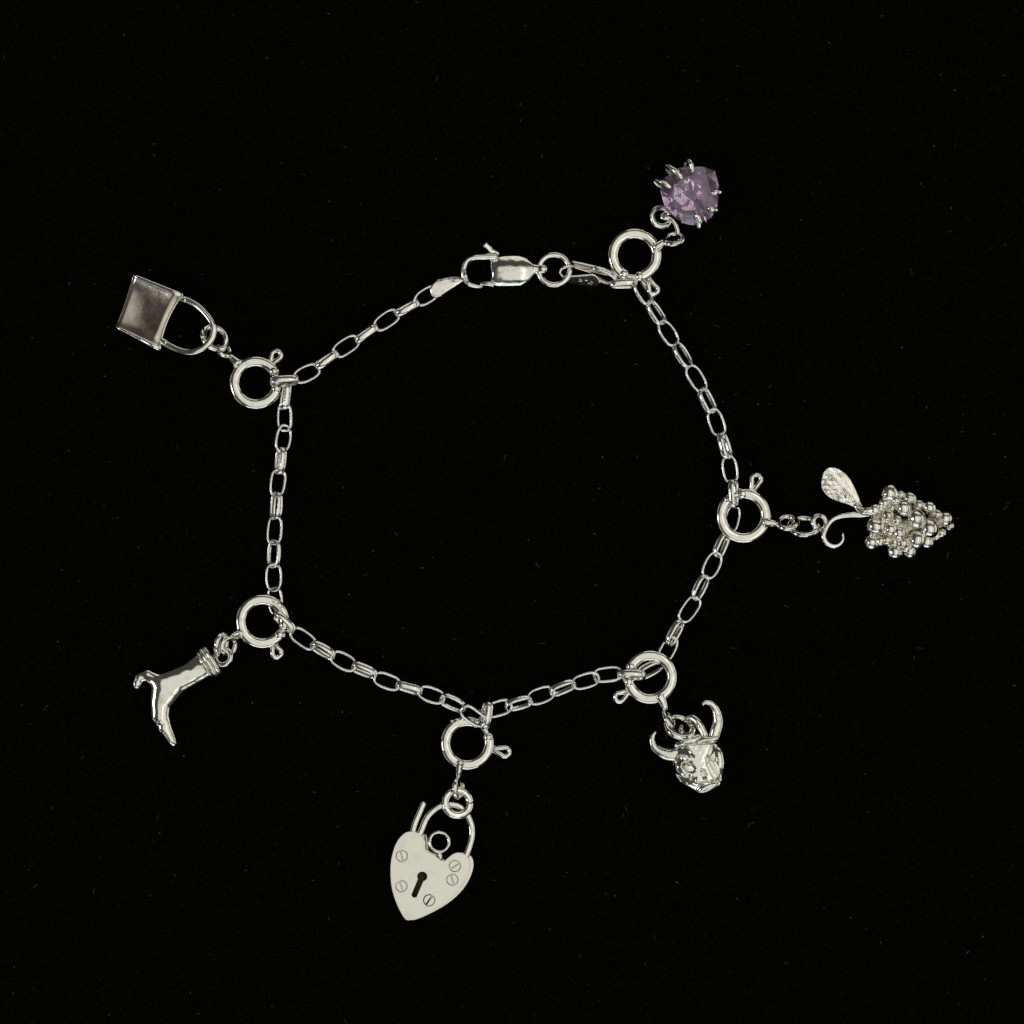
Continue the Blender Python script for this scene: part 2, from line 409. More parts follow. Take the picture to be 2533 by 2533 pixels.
hp = zm([(600, 240, 24), (520, 246, 25), (430, 250, 25), (370, 280, 25), (343, 345, 25), (345, 410, 24), (385, 460, 24), (440, 478, 24), (488, 482, 23)], 1040, 560, 3.22)
part('hook', *tube(spline(hp, 8), [9.5, 9.5, 8.5, 8.5, 8, 8, 7.5, 6.5, 4.5], normal=(0, 0, 1), flat=1.35), SILVER, LC)
gp = zm([(480, 462, 21), (520, 456, 22), (580, 462, 22)], 1040, 560, 3.22)
part('gate', *tube(spline(gp, 6), [4.5, 7, 9], normal=(0, 0, 1), flat=1.2), CRINKLE, LC)
lp = zm([(612, 222, 22), (572, 202, 23), (545, 172, 25), (518, 148, 27)], 1040, 560, 3.22)
part('lever', *tube(spline(lp, 8), [7, 7, 7.5, 7], normal=(0.5, 0.35, 0.8), flat=0.45), SILVER, LC)
nk = zm([(905, 342, 22), (940, 342, 24), (985, 342, 28), (992, 344, 22), (975, 344, 16)], 1040, 560, 3.22)
part('swivel', *tube(spline(nk, 6), [13, 10.5, 9, 7, 7], normal=(0, 1, 0), flat=1.25), SILVER, LC)
# folded tongue tag that joins chain to lobster hook
TG = zm([(410, 358), (345, 372), (225, 405), (130, 425), (92, 458), (72, 505), (85, 555), (125, 575), (165, 560), (250, 505), (340, 445), (415, 405)], 1040, 560, 3.22)
tcx, tcy = 1040 + 150 / 3.22, 560 + 500 / 3.22
def tag_f(X, Y, Z):
    d2 = poly2d(X, Y, TG); q = np.abs(Z - 34 - 0.04 * (X - tcx)) - (8 - 0.006 * ((X - tcx) ** 2 * 0.2 + (Y - tcy) ** 2))
    return smax(d2, q, 5) + 0.25 * vnoise(X, Y, Z, 0.22, 11)
V, F = surface_nets(tag_f, (1055, 662, 18), (1175, 746, 52), 1.5)
T1 = part('end_tag', V, F, LINKM, brac, label='teardrop tag folded over the lobster hook')
bd = zm([(352, 352, 38), (362, 400, 46), (380, 446, 36)], 1040, 560, 3.22)
part('fold_band', *tube(spline(bd, 6), [4, 4.5, 4], normal=(0.9, 0.3, 0), flat=0.9), SILVER, T1)
# stamped folded tag on the other side
q = zm([(110, 470), (640, 440), (705, 490), (765, 570), (735, 650), (430, 628), (180, 592), (130, 540)], 1380, 620, 7.43)
V, F = plate(q, [], 0, 4, 1.0)
def tilt(V, ox, oy, dzx, dzy, z): V = V.copy(); V[:, 2] += z + (V[:, 0] - ox) * dzx + (V[:, 1] - oy) * dzy; return V
T2 = part('end_tag', tilt(V, 1440, 690, 0, -1.25, 18), F, DARKS, brac, sharp=40, label='folded tag stamped with hallmark letters')
q = zm([(270, 190), (640, 262), (820, 330), (930, 440), (900, 470), (630, 400), (320, 318)], 1380, 620, 7.43)
V, F = plate(q, [], 0, 4, 1.0)
part('back_leaf', tilt(V, 1440, 665, 0, 0.9, 26), F, DARKS, T2, sharp=40)
for pts in ([(265, 205, 34), (450, 240, 34), (640, 285, 34), (760, 300, 33), (830, 340, 32)], [(300, 308, 30), (450, 358, 30), (600, 405, 30)], [(120, 478, 32), (380, 468, 33), (640, 448, 33), (730, 510, 30), (775, 590, 26)], [(640, 330, 34), (760, 385, 35), (920, 430, 34)]):
    part('rim', *tube(spline(zm(pts, 1380, 620, 7.43), 6), 2.1, ns=8), SILVER, T2)
fl = zm([(300, 300, 32), (190, 290, 38), (85, 330, 36), (40, 400, 28), (80, 470, 24), (140, 500, 26)], 1380, 620, 7.43)
part('fold', *tube(spline(fl, 6), 4.2, normal=(0, 0, 1), flat=1.6), SILVER, T2)
# hallmark letters, raised strokes on the sloping leaf
def on_leaf(p):
    x_, y_ = 1380 + p[0] / 7.43, 620 + p[1] / 7.43
    return (x_, y_, 18 + 4.8 - 1.25 * (y_ - 690))
for st in ([(370, 590), (415, 528), (450, 565)], [(385, 570), (440, 560)], [(500, 545), (550, 552)], [(525, 550), (515, 592)], [(560, 600), (620, 606), (650, 585)], [(610, 560), (650, 600)]):
    part('hallmark_stroke', *tube([on_leaf(p) for p in st], 0.95, ns=6), LINKM, T2)

# ---------------------------------------------------------------- spring ring clasps
def circ_pts(cx, cy, cz, R, a0, a1, n, tx=0, ty=0):
    th = np.radians(np.linspace(a0, a1, n))
    P = np.stack([cx + R * np.cos(th), cy + R * np.sin(th), np.full(n, float(cz))], 1)
    P[:, 2] += (P[:, 0] - cx) * tx + (P[:, 1] - cy) * ty
    return P
def clasp(label, cx, cy, cz, R, r, gap, knob, stem, eye, tx=0, ty=0, bolt=True, marks=()):
    t = thing('spring_ring_clasp', label, 'clasp', cx, cy, 'spring ring clasps that clip the charms on')
    a0, a1 = gap
    P = circ_pts(cx, cy, cz, R, a1, a0 + 360, 72, tx, ty)
    rr = np.full(72, float(r)); rr[0] = rr[-1] = r * 1.06
    body = part('ring_tube', *tube(P, rr, False, 24, normal=(0, 0, 1), flat=0.86, ex=2.5), SILVER, t)
    # raised lips at the opening
    for k in (1, 70):
        part('tube_lip', *tube(P[k - 1:k + 2:1] if k == 70 else P[0:3], r * 1.07, False, 18), SILVER, body)
    part('bolt', *tube(circ_pts(cx, cy, cz, R, a0 - 8, a1 + 8, 16, tx, ty), r * 0.52, False, 14), SILVER, t)
    # trigger: a flattened loop of wire
    kx, ky = knob; d = np.array([kx - cx, ky - cy], float); L = np.linalg.norm(d); d /= L; s = np.array([-d[1], d[0]])
    kz = cz + (kx - cx) * tx + (ky - cy) * ty
    base = np.array([cx, cy]) + d * (R + r * 0.6)
    c = np.array([kx, ky]); pts = [(*(base + s * 2.2), kz)]
    for a in np.linspace(130, -130, 15):
        q = c + 11.5 * (d * math.cos(math.radians(a)) + s * math.sin(math.radians(a))); pts.append((*q, kz + 1.5 * math.sin(math.radians(a))))
    pts.append((*(base - s * 2.2), kz))
    part('trigger', *tube(np.array(pts), 6.6, False, 12, normal=(0, 0, 1), flat=1.0), SILVER, t)
    # neck and eye
    (ax, ay), (bx, by) = stem
    ez = eye[2]
    e = part('eye', *ring(*eye[:4], eye[4] * 1.3, eye[5], eye[6] - 12), SILVER, t)
    part('neck', *tube(spline([(ax, ay, cz), ((ax + bx) / 2, (ay + by) / 2, (cz + ez) / 2 + 1), (bx, by, ez)], 6), [18, 12, 8.5], False, 14), SILVER, t)
    for (mx, my) in marks:
        part('hallmark_stamp', *ball(mx, my, cz + r * 0.93, 4.2, 3.2, 2.2, 10, 6), LINKM, t)
    return t
clasp('spring ring clasp between the square padlock charm and the chain', 633, 947, 22, 53, 14, (-28, 12), (684, 879), ((586, 898), (568, 880)), (554, 866, 20, 17, 5.2, 48, 62), tx=0.03, ty=0.02)
clasp('spring ring clasp between the high-heeled boot charm and the chain', 650, 1537, 26, 54, 14, (14, 34), (685, 1615), ((596, 1566), (575, 1573)), (565, 1598, 22, 21, 5.5, 104, 55), tx=-0.03, ty=0.0, marks=((679, 1489), (689, 1493), (699, 1500)))
clasp('spring ring clasp between the heart padlock charm and the chain', 1156, 1838, 24, 54, 13.5, (-62, -20), (1249, 1860), ((1138, 1888), (1134, 1918)), (1134, 1949, 24, 21, 6.4, 88, 76), ty=0.03, marks=((1118, 1783), (1132, 1779)))
clasp('spring ring clasp between the bull head charm and the chain', 1608, 1675, 24, 54, 14, (172, 205), (1533, 1725), ((1634, 1724), (1646, 1752)), (1656, 1780, 28, 25, 5.6, 62, 84), tx=0.03)
clasp('spring ring clasp between the grape bunch charm and the chain', 1839, 1276, 24, 55, 14, (-128, -97), (1871, 1186), ((1893, 1292), (1921, 1296)), (1948, 1293, 24, 23, 5.6, -4, 62), ty=-0.02)
clasp('spring ring clasp between the purple stone charm and the chain', 1570, 632, 26, 54, 14, (82, 116), (1616, 717), ((1624, 612), (1643, 598)), (1667, 591, 28, 24, 5.6, -12, 66), ty=0.03)

# ---------------------------------------------------------------- square padlock charm
pad = thing('padlock_charm', 'square silver padlock charm with a hollowed dark face and curved shackle', 'charm', 362, 766)
Z0 = (260, 640, 3.864)
cor = [np.array(p) for p in zm([(280, 160), (748, 352), (528, 872), (112, 662)], *Z0)]   # tl tr br bl
PSX, PSY, PB = 0.175, 0.125, 40
def padz(x_, y_, z=PB): return z + (x_ - 362) * PSX + (y_ - 766) * PSY
def padpt(u, v, side):
    p = (1 - u) * (1 - v) * cor[0] + u * (1 - v) * cor[1] + u * v * cor[2] + (1 - u) * v * cor[3]
    bow = 9 * u ** 4 * math.sin(math.pi * v) - 2.5 * (1 - u) ** 4 * math.sin(math.pi * v)
    p = p - np.array([0.92, 0.39]) * bow
    hgt = 12 + 7 * abs(2 * v - 1) ** 4.5 + 2.0 * math.cos(math.pi * v) - 6.0 * math.sin(math.pi * u) * math.sin(math.pi * v)
    hgt -= 9.0 * max(0, 1 - (1 - u) / 0.17) ** 2 + 3.5 * max(0, 1 - u / 0.06) ** 2
    return (p[0], p[1], padz(p[0], p[1], PB + side * hgt))
nu = nv = 40
A = np.array([padpt(i / nu, j / nv, 1) for i in range(nu + 1) for j in range(nv + 1)])
B = np.array([padpt(i / nu, j / nv, -1) for i in range(nu + 1) for j in range(nv + 1)])
FA = [[i * (nv + 1) + j, i * (nv + 1) + j + 1, (i + 1) * (nv + 1) + j + 1, (i + 1) * (nv + 1) + j] for i in range(nu) for j in range(nv)]
n1 = len(A); loop = [i * (nv + 1) for i in range(nu)] + [nu * (nv + 1) + j for j in range(nv)] + [i * (nv + 1) + nv for i in range(nu, 0, -1)] + [j for j in range(nv, 0, -1)]
F = FA + [[q + n1 for q in f] for f in FA] + [[loop[i], loop[(i + 1) % len(loop)], loop[(i + 1) % len(loop)] + n1, loop[i] + n1] for i in range(len(loop))]
body = part('body', np.vstack([A, B]), F, DARKS, pad, sharp=50)
def padtube(pts, r, **k): return tube(spline([(p[0], p[1], padz(p[0], p[1])) for p in zm(pts, *Z0)], 8), r, **k)
def edge_path(us, vs, dz=-3): return np.array([padpt(u, v, 1) for u, v in zip(us, vs)]) + np.array([0, 0, dz])
ts = np.linspace(0, 1, 24)
part('rolled_edge', *tube(edge_path(ts, ts * 0 + 0.012), np.interp(ts, [0, 1], [5.5, 7.0]), ns=12), SILVER, pad)
part('rolled_edge', *tube(edge_path(ts, ts * 0 + 0.985), np.interp(ts, [0, 0.6, 1], [4.0, 5.5, 8.5]), ns=12), SILVER, pad)
part('end_rim', *tube(edge_path(ts * 0, ts), 2.4, ns=8), SILVER, pad)
part('end_rim', *tube(edge_path(ts * 0 + 1, ts, 0), 3.0, ns=8), SILVER, pad)
sh = part('shackle', *padtube([(735, 388), (795, 402), (905, 465), (1000, 565), (1050, 650), (1050, 735), (1005, 820), (920, 882), (820, 902), (700, 872), (560, 800)], 8.0, ns=18, normal=(0, 0, 1), flat=0.86, ex=2.5), SILVER, pad)
part('collar', *padtube([(742, 388), (780, 402)], 8.5, ns=14), SILVER, sh)
part('collar', *padtube([(555, 790), (598, 812)], 8.5, ns=14), SILVER, sh)
part('jump_ring', *cut_ring(533, 837, 46, 32, 7.2, 46, 42, at=120), SILVER, pad)

# ---------------------------------------------------------------- boot charm
boot = thing('boot_charm', 'silver high-heeled boot charm with a ridged cuff and pointed toe', 'charm', 410, 1680)
Z0 = (300, 1420, 4.025)
def zp(x_, y_, z): return (Z0[0] + x_ / Z0[2], Z0[1] + y_ / Z0[2], z)
ch = [(880, 862, 152), (800, 920, 132), (700, 990, 122), (565, 1060, 128), (425, 1115, 136), (390, 1260, 106), (388, 1400, 98), (434, 1520, 74), (508, 1662, 46)]
hl = [(350, 1060, 84), (265, 1005, 58), (185, 1030, 48), (150, 1095, 42)]
def boot_f(X, Y, Z):
    d = None
    for (a, b2) in list(zip(ch, ch[1:])):
        q = cone(X, Y, Z, zp(a[0], a[1], 28), zp(b2[0], b2[1], 28 if b2[1] < 1500 else 22), a[2] * 1.03 / 4.025, b2[2] * 1.03 / 4.025, 0.60)
        d = q if d is None else np.minimum(d, q)
    d = np.minimum(d, cone(X, Y, Z, zp(535, 1095, 28), zp(405, 1275, 28), 125 / 4.025, 106 / 4.025, 0.60))
    h = None
    for (a, b2) in zip(hl, hl[1:]):
        q = cone(X, Y, Z, zp(a[0], a[1], 28), zp(b2[0], b2[1], 28), a[2] / 4.025, b2[2] / 4.025, 0.75)
        h = q if h is None else smin(h, q, 4)
    d = smin(d, h, 5)
    # cut the top of the shaft flat
    nx, ny = 0.85, -0.52; c = zp(890, 862, 0)
    d = smax(d, (X - c[0]) * nx + (Y - c[1]) * ny - 2, 3)
    # seam down the front and a crease above the foot
    return d + 0.5 * vnoise(X, Y, Z, 0.07, 3)
V, F = surface_nets(boot_f, (320, 1580, -2), (560, 1855, 64), 1.9, 5)
part('boot_body', V, F, SILVER, boot)
for k, (off, R, r) in enumerate([(-17, 36, 4.5), (-6, 39.5, 5.5), (5, 38, 6)]):
    c = zp(890, 862, 28); nx, ny = 0.85, -0.52
    th = np.linspace(0, 2 * np.pi, 40, endpoint=False)
    P = np.stack([c[0] + nx * off - ny * R * np.cos(th), c[1] + ny * off + nx * R * np.cos(th), 28 + 0.62 * R * np.sin(th)], 1)
    P += rng.normal(size=P.shape) * 0.25
    part('cuff_band', *tube(P, r, True, 10), CRINKLE, boot)
part('toe_cap', *tube(spline([zp(470, 1600, 24), zp(508, 1660, 22), zp(525, 1700, 20)], 6), [12.5, 10.5, 7], ns=14, normal=(0, 0, 1), flat=0.7), SILVER, boot)
part('heel_tip', *tube([zp(168, 1070, 28), zp(150, 1118, 27)], [11.6, 10.4], ns=14, normal=(0, 0, 1), flat=0.75), SILVER, boot)
part('bail', *ring(553, 1625, 33, 19.5, 7.4, -45, 22), SILVER, boot)
part('jump_ring', *cut_ring(549, 1592, 36, 25, 6.4, 100, 66, at=40), SILVER, boot)

# ---------------------------------------------------------------- heart padlock charm
heart = thing('heart_padlock_charm', 'flat silver heart padlock charm with a keyhole and five screw heads', 'charm', 1065, 2140)
Z0 = (920, 1720, 3.22)
hpts = [(415, 1205), (412, 1150), (390, 1112), (345, 1086), (290, 1084), (240, 1112), (195, 1170), (165, 1250), (149, 1340), (148, 1440), (158, 1530), (180, 1610), (212, 1690), (255, 1764), (288, 1786), (330, 1778), (400, 1750), (500, 1700), (600, 1636), (680, 1562), (735, 1485), (768, 1410), (780, 1350), (770, 1296), (735, 1262), (690, 1250), (645, 1263), (605, 1293), (572, 1318), (535, 1302), (495, 1268), (430, 1240)]
HP = [(p[0], p[1]) for p in spline(zm(hpts, *Z0), 4, True)]
def circle(cx, cy, r, n=22): return [(cx + r * math.cos(2 * math.pi * k / n), cy + r * math.sin(2 * math.pi * k / n)) for k in range(n)]
kx, ky = 920 + 400 / 3.22, 1720 + 1440 / 3.22
ka = math.radians(113)
key = []
for k in range(15):
    a = ka + math.radians(35) + (2 * math.pi - math.radians(70)) * k / 14; key.append((kx + 12 * math.cos(a), ky + 12 * math.sin(a)))
e = np.array([math.cos(ka), math.sin(ka)]); s = np.array([-e[1], e[0]]); c0 = np.array([kx, ky])
key += [tuple(c0 + e * 52 - s * 6.5), tuple(c0 + e * 56), tuple(c0 + e * 52 + s * 6.5)]
rv = zm([(238, 1276), (235, 1516), (660, 1358), (640, 1466), (456, 1628)], *Z0); RV = 14.6
HTX, HTY = -0.045, 0.055
def hz(V): V = V.copy(); V[:, 2] += (V[:, 0] - 1065) * HTX + (V[:, 1] - 2140) * HTY; return V
V, F = plate(HP, [key] + [circle(p[0], p[1], RV) for p in rv], 25, 31, 1.2)
front = part('front_plate', hz(V), F, SATIN, heart, smooth=False)
V, F = plate([((p[0] - 1065) * 0.94 + 1067, (p[1] - 2140) * 0.94 + 2140) for p in HP], [key] + [circle(p[0], p[1], RV) for p in rv], 8, 24.5, 0)
part('case_wall', hz(V), F, SILVER, heart, sharp=35)
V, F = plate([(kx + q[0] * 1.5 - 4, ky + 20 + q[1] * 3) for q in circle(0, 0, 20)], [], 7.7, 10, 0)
part('keyhole_shade_plate', hz(V), F, SHADE_DARK, heart)  # dark plate added under the keyhole, its colour stands in for shade
V, F = plate([((p[0] - 1065) * 1.0 + 1074, (p[1] - 2140) * 1.0 + 2142) for p in HP], [], 2, 7.5, 1.2)
part('back_plate', hz(V), F, SATIN, heart, smooth=False)
for i, p in enumerate(rv):
    ang = [75, 70, -35, 70, 125][i]; a = math.radians(ang); u = (math.cos(a), math.sin(a))
    halves = []
    for sg in (1, -1):
        ph = [math.radians(ang + sg * d) for d in np.linspace(9, 171, 12)]
        halves.append(plate([(p[0] + 12.5 * math.cos(q), p[1] + 12.5 * math.sin(q)) for q in ph], [], 25, 31.0 + [0.0, -.3, .3, -.2, 0.1][i], 0.4))
    V, F = join(*halves)
    part('screw_head', hz(V), F, SATIN, front, smooth=False)
def hq(p): return (p[0], p[1], p[2] + (p[0] - 1065) * HTX + (p[1] - 2140) * HTY)
sp = [hq(p) for p in zm([(360, 1150, 17), (392, 1080, 17), (440, 975, 18), (520, 900, 20), (600, 872, 21), (690, 885, 21), (755, 950, 20), (792, 1040, 18), (795, 1130, 17), (768, 1230, 17), (740, 1300, 17)], *Z0)]
part('shackle', *tube(spline(sp, 8), 8.4, ns=18, normal=(0, 0, 1), flat=0.86, ex=2.5), SILVER, heart)
sp = [hq(p) for p in zm([(318, 1120, 17), (335, 1040, 18), (372, 950, 19), (412, 860, 20)], *Z0)]
part('shackle_end', *tube(spline(sp, 6), 7.8, ns=18, normal=(0, 0, 1), flat=0.86, ex=2.5), SILVER, heart)
part('small_ring', *ring(920 + 537 / 3.22, 1720 + 1168 / 3.22, 21, 24, 4.4, 0, 6), SILVER, heart)
lug = [hq(p) for p in zm([(535, 1255, 20), (545, 1300, 20)], *Z0)]
part('lug', *tube(lug, 7.5), CRINKLE, heart)
lug = [hq(p) for p in zm([(425, 1110, 16), (436, 1160, 16), (440, 1225, 16)], *Z0)]
part('lock_catch', *tube(spline(lug, 6), [3, 5, 4.5], ns=10), DARKS, heart)
part('jump_ring', *cut_ring(920 + 682 / 3.22, 1720 + 856 / 3.22, 26, 31, 8.2, 40, 14, at=318), SILVER, heart)

# ---------------------------------------------------------------- bull head charm
bull = thing('bull_head_charm', 'silver bull head charm with two upturned horns', 'charm', 1728, 1900)
Z0 = (1600, 1770, 8.78)
def bz(x_, y_): return (1600 + x_ / 8.78, 1770 + y_ / 8.78)
FP = zm([(800, 600), (1400, 585), (1335, 760), (1265, 900), (1270, 1010), (1360, 1190), (1475, 1370), (1330, 1420), (1040, 1440), (1120, 1260), (1150, 1080), (1080, 900), (930, 760)], *Z0)
OUT = zm([(1140 + 1.05 * (a_ - 1140), 1110 + 1.03 * (b_ - 1110)) for a_, b_ in [(600, 650), (900, 600), (1390, 575), (1560, 620), (1660, 760), (1710, 960), (1690, 1130), (1610, 1290), (1630, 1400), (1560, 1540), (1400, 1650), (1270, 1690), (1150, 1680), (930, 1560), (720, 1440), (620, 1280), (560, 1080), (590, 900), (560, 760)]], *Z0)
def bull_f(X, Y, Z):
    d2 = poly2d(X, Y, OUT); c = bz(1140, 1100)
    dome = np.abs(Z - 34) - (35 - 0.0046 * ((X - c[0]) ** 2 + (Y - c[1]) ** 2))
    d = smax(d2 - 2, dome, 12)
    # carve the two cheeks away from the nose, then raise the face plate
    fp = poly2d(X, Y, FP)
    face = smax(fp, np.abs(Z - 40) - (24 + 0.05 * (Y - c[1]) - 0.02 * (X - c[0])), 5)
    d = smin(d, face, 7)
    groove = np.sqrt((fp - 3.5) ** 2 + (Z - 62) ** 2 * 0.10) - (3.0 + np.clip(Y - 1868, 0, 60) * 0.05)
    groove = groove + np.clip(bz(1180, 0)[0] - X, 0, 40) * 0.6
    d = smax(d, -groove, 2.5)
    # bulging eye with lids, cheek, muzzle
    d = smin(d, ell(X, Y, Z, (*bz(870, 1130), 52), (33, 25, 15), 20), 3)
    d = smax(d, -(np.abs(ell(X, Y, Z, (*bz(900, 1110), 62), (17, 10, 12), 24)) - 1.6), 1.6)
    d = smin(d, ell(X, Y, Z, (*bz(900, 1100), 60), (10, 6, 8), 24), 1.5)
    d = smin(d, ell(X, Y, Z, (*bz(860, 900), 56), (27, 6, 9), 12), 3)
    d = smin(d, ell(X, Y, Z, (*bz(1560, 950), 48), (15, 34, 16), -6), 3)
    d = smax(d, -(ell(X, Y, Z, (*bz(1430, 930), 64), (13, 3, 8), 10)), 2)
    d = smin(d, ell(X, Y, Z, (*bz(1330, 1530), 48), (34, 14, 18), -22), 4)
    # mouth line and nostril
    a = np.array(bz(1020, 1480)); b2 = np.array(bz(1480, 1420))
    d = smax(d, -(cone(X, Y, Z, (*a, 66), (*b2, 66), 3.0, 3.0)), 2)
    a = np.array(bz(1150, 1620)); b2 = np.array(bz(1400, 1510))
    d = smax(d, -(cone(X, Y, Z, (*a, 64), (*b2, 66), 2.6, 2.6)), 2)
    d = smax(d, -ell(X, Y, Z, (*bz(1215, 1250), 68), (7, 15, 10), -20), 2.5)
    d = smax(d, -ell(X, Y, Z, (*bz(880, 1290), 66), (13, 4, 10), 12), 2)
    return d + 0.35 * vnoise(X, Y, Z, 0.20, 21) * np.clip((1790 - X) / 60, 0.15, 1) + 0.1 * vnoise(X, Y, Z, 0.5, 22)
V, F = surface_nets(bull_f, (1654, 1824, -2), (1806, 1972, 78), 1.25, 1)
part('head', V, F, SILVER, bull)
hL = [(1675, 1864, 38), (1655, 1866, 38), (1636, 1860, 38), (1620, 1849, 38), (1613, 1834, 39), (1614, 1820, 40), (1621, 1810, 41)]
part('horn', *tube(spline(hL, 7), [18, 17, 14, 10.5, 8, 6, 3], ns=18, normal=(0, 0, 1), flat=0.7), CRINKLE, bull)
hR = [(1765, 1824, 42), (1770, 1805, 43), (1775, 1786, 44), (1773, 1766, 45), (1766, 1748, 46), (1755, 1738, 47), (1743, 1736, 48), (1738, 1741, 48)]
part('horn', *tube(spline(hR, 7), [14, 15, 14, 12, 9.5, 7, 5.2, 4.2], ns=18, normal=(0, 0, 1), flat=0.7), CRINKLE, bull)
eb = spline([(*bz(560, 800), 46), (*bz(600, 730), 50), (*bz(760, 660), 52), (*bz(900, 620), 54)], 6)
part('poll_ridge', *tube(spline([(*bz(1080, 560), 46), (*bz(1250, 520), 48), (*bz(1420, 500), 48), (*bz(1500, 470), 46)], 6), [7, 8, 9, 9], ns=14), SILVER, bull)
part('poll_ridge', *tube(spline([(*bz(620, 640), 44), (*bz(800, 560), 46), (*bz(1000, 520), 46), (*bz(1120, 440), 44)], 6), [5, 10, 12, 8], ns=14), SILVER, bull)
part('bail_arch', *tube(spline([(*bz(860, 70), 24), (*bz(980, 45), 30), (*bz(1090, 120), 35), (*bz(1170, 240), 38), (*bz(1250, 420), 42)], 6), [7, 10, 11, 11, 10], ns=14), SILVER, bull)
part('bail', *ring(1688, 1814, 40, 17, 5.5, 80, 76), SILVER, bull)
part('jump_ring', *cut_ring(1680, 1797, 38, 34, 7.2, 20, 50, at=200), SILVER, bull)

# ---------------------------------------------------------------- grape bunch charm
grape = thing('grape_charm', 'silver grape bunch charm with a single leaf and a curling tendril', 'charm', 2240, 1292)
Z0 = (2100, 1180, 6.9)
core = [(620, 560, 120), (760, 780, 170), (900, 900, 190), (1050, 820, 150), (700, 1000, 150), (1250, 800, 130), (1400, 780, 100), (480, 680, 110), (950, 1120, 120), (800, 480, 110), (1150, 520, 90), (1540, 770, 95), (1300, 980, 120), (1420, 640, 90), (1180, 1100, 90), (600, 1080, 100)]
def core_f(X, Y, Z):
    d = None
    for c in core:
        q = ell(X, Y, Z, (2100 + c[0] / 6.9, 1180 + c[1] / 6.9, 30), (c[2] / 6.9, c[2] / 6.9, 23))
        d = q if d is None else smin(d, q, 5)
    return d + 1.3 * vnoise(X, Y, Z, 0.28, 31)
V, F = surface_nets(core_f, (2125, 1215, 2), (2345, 1375, 66), 1.9)
part('bunch_core', V, F, GREASE, grape)
GR0 = [(rng.uniform(480, 1250), rng.uniform(480, 1180), rng.uniform(46, 66), rng.uniform(42, 51)) for _ in range(26)]
GR = GR0 + [(690, 275, 150, 36), (1035, 365, 112, 34), (1365, 525, 118, 34), (1640, 715, 125, 32), (1720, 840, 62, 28), (920, 530, 122, 52), (1130, 722, 146, 54), (1355, 880, 150, 52), (1140, 1070, 142, 52), (450, 845, 152, 44), (380, 1110, 125, 38), (770, 1280, 122, 38), (1030, 1275, 108, 36), (1325, 1115, 112, 36), (430, 560, 92, 40), (590, 450, 85, 44), (650, 660, 88, 50), (790, 400, 70, 46), (700, 900, 92, 50), (840, 960, 90, 52), (900, 1130, 88, 48), (640, 1070, 82, 46), (1185, 475, 74, 42), (1575, 955, 62, 32), (1490, 1010, 60, 32), (530, 1090, 70, 44), (800, 740, 66, 54), (960, 1210, 70, 44), (1500, 640, 70, 38), (880, 300, 56, 38)]
for (gx_, gy_, gr_, gz_) in GR:
    gr_ = gr_ * (1.38 if gr_ < 95 else 1.15)
    gz_ -= 4
    V, F = ball(2100 + gx_ / 6.9, 1180 + gy_ / 6.9, gz_, gr_ / 6.9 * rng.uniform(.97, 1.03), gr_ / 6.9 * rng.uniform(.97, 1.03), gr_ / 6.9 * 0.95, 24, 14)
    c_ = V.mean(0); V = c_ + (V - c_) * (1 + 0.045 * vnoise(V[:, 0], V[:, 1], V[:, 2], 0.09, int(gx_ + gy_)))[:, None]
    part('grape', V, F, GRAPEM if gr_ < 122 else CRINKLE, grape)
Z0 = (1740, 1100, 2.927)
lo = spline(zm([(1152, 462), (1128, 400), (1095, 320), (1048, 238), (985, 182), (915, 164), (875, 186), (852, 240), (848, 305), (880, 360), (945, 402), (1040, 432), (1100, 455)], *Z0), 4, True)
leaf_c = lo.mean(0); tip = np.array(zm([(890, 190)], *Z0)[0]); bs = np.array(zm([(1150, 465)], *Z0)[0])
axd = (tip - bs) / np.linalg.norm(tip - bs); axn = np.array([-axd[1], axd[0]]); LL = np.linalg.norm(tip - bs)
def SIDE(w): return np.clip((w + 4) / 8 if LEAF_SIDE > 0 else (4 - w) / 8, 0, 1)
LEAF_SIDE = -1 if (np.array(zm([(900, 350)], *Z0)[0]) - bs) @ axn < 0 else 1
def leaf_f(X, Y, Z):
    d2 = poly2d(X, Y, lo[:, :2])
    s_ = (X - bs[0]) * axd[0] + (Y - bs[1]) * axd[1]; w = (X - bs[0]) * axn[0] + (Y - bs[1]) * axn[1]
    zc = 34 + 0.006 * w * w * 0.6 + 0.06 * s_ - 0.05 * w
    wv = s_ + 5.0 * vnoise(X, Y, 0 * Z, 0.05, 47)
    vein = np.abs(((wv - np.abs(w) * 0.9) / 15.0) % 1.0 - 0.5)
    rel = 1.7 * np.exp(-(w / 1.8) ** 2) + 0.9 * np.clip(1 - vein / 0.2, 0, 1) * SIDE(w) - 2.0 * SIDE(w) * np.clip(vnoise(X, Y, 0 * Z, 0.22, 43), 0, 1)
    return smax(d2, np.abs(Z - zc) - 2.6 - rel, 1.6) + 0.35 * vnoise(X, Y, Z, 0.35, 41)
V, F = surface_nets(leaf_f, (2024, 1150, 20), (2140, 1264, 62), 1.25)
part('leaf', V, F, CRINKLE, grape)
tp = zm([(1195, 500, 36), (1130, 505, 34), (1060, 508, 32), (985, 520, 31), (925, 552, 30), (887, 605, 29), (868, 660, 28), (888, 708, 27), (940, 736, 26), (985, 722, 26), (1010, 685, 26), (1008, 645, 26)], *Z0)
part('tendril', *tube(spline(tp, 7), [8.5, 8.5, 7.5, 6.5, 6, 6, 6, 6.5, 5.5, 4.5, 3.4, 2.4], ns=16, normal=(0, 0, 1), flat=0.86, ex=2.5), SILVER, grape)
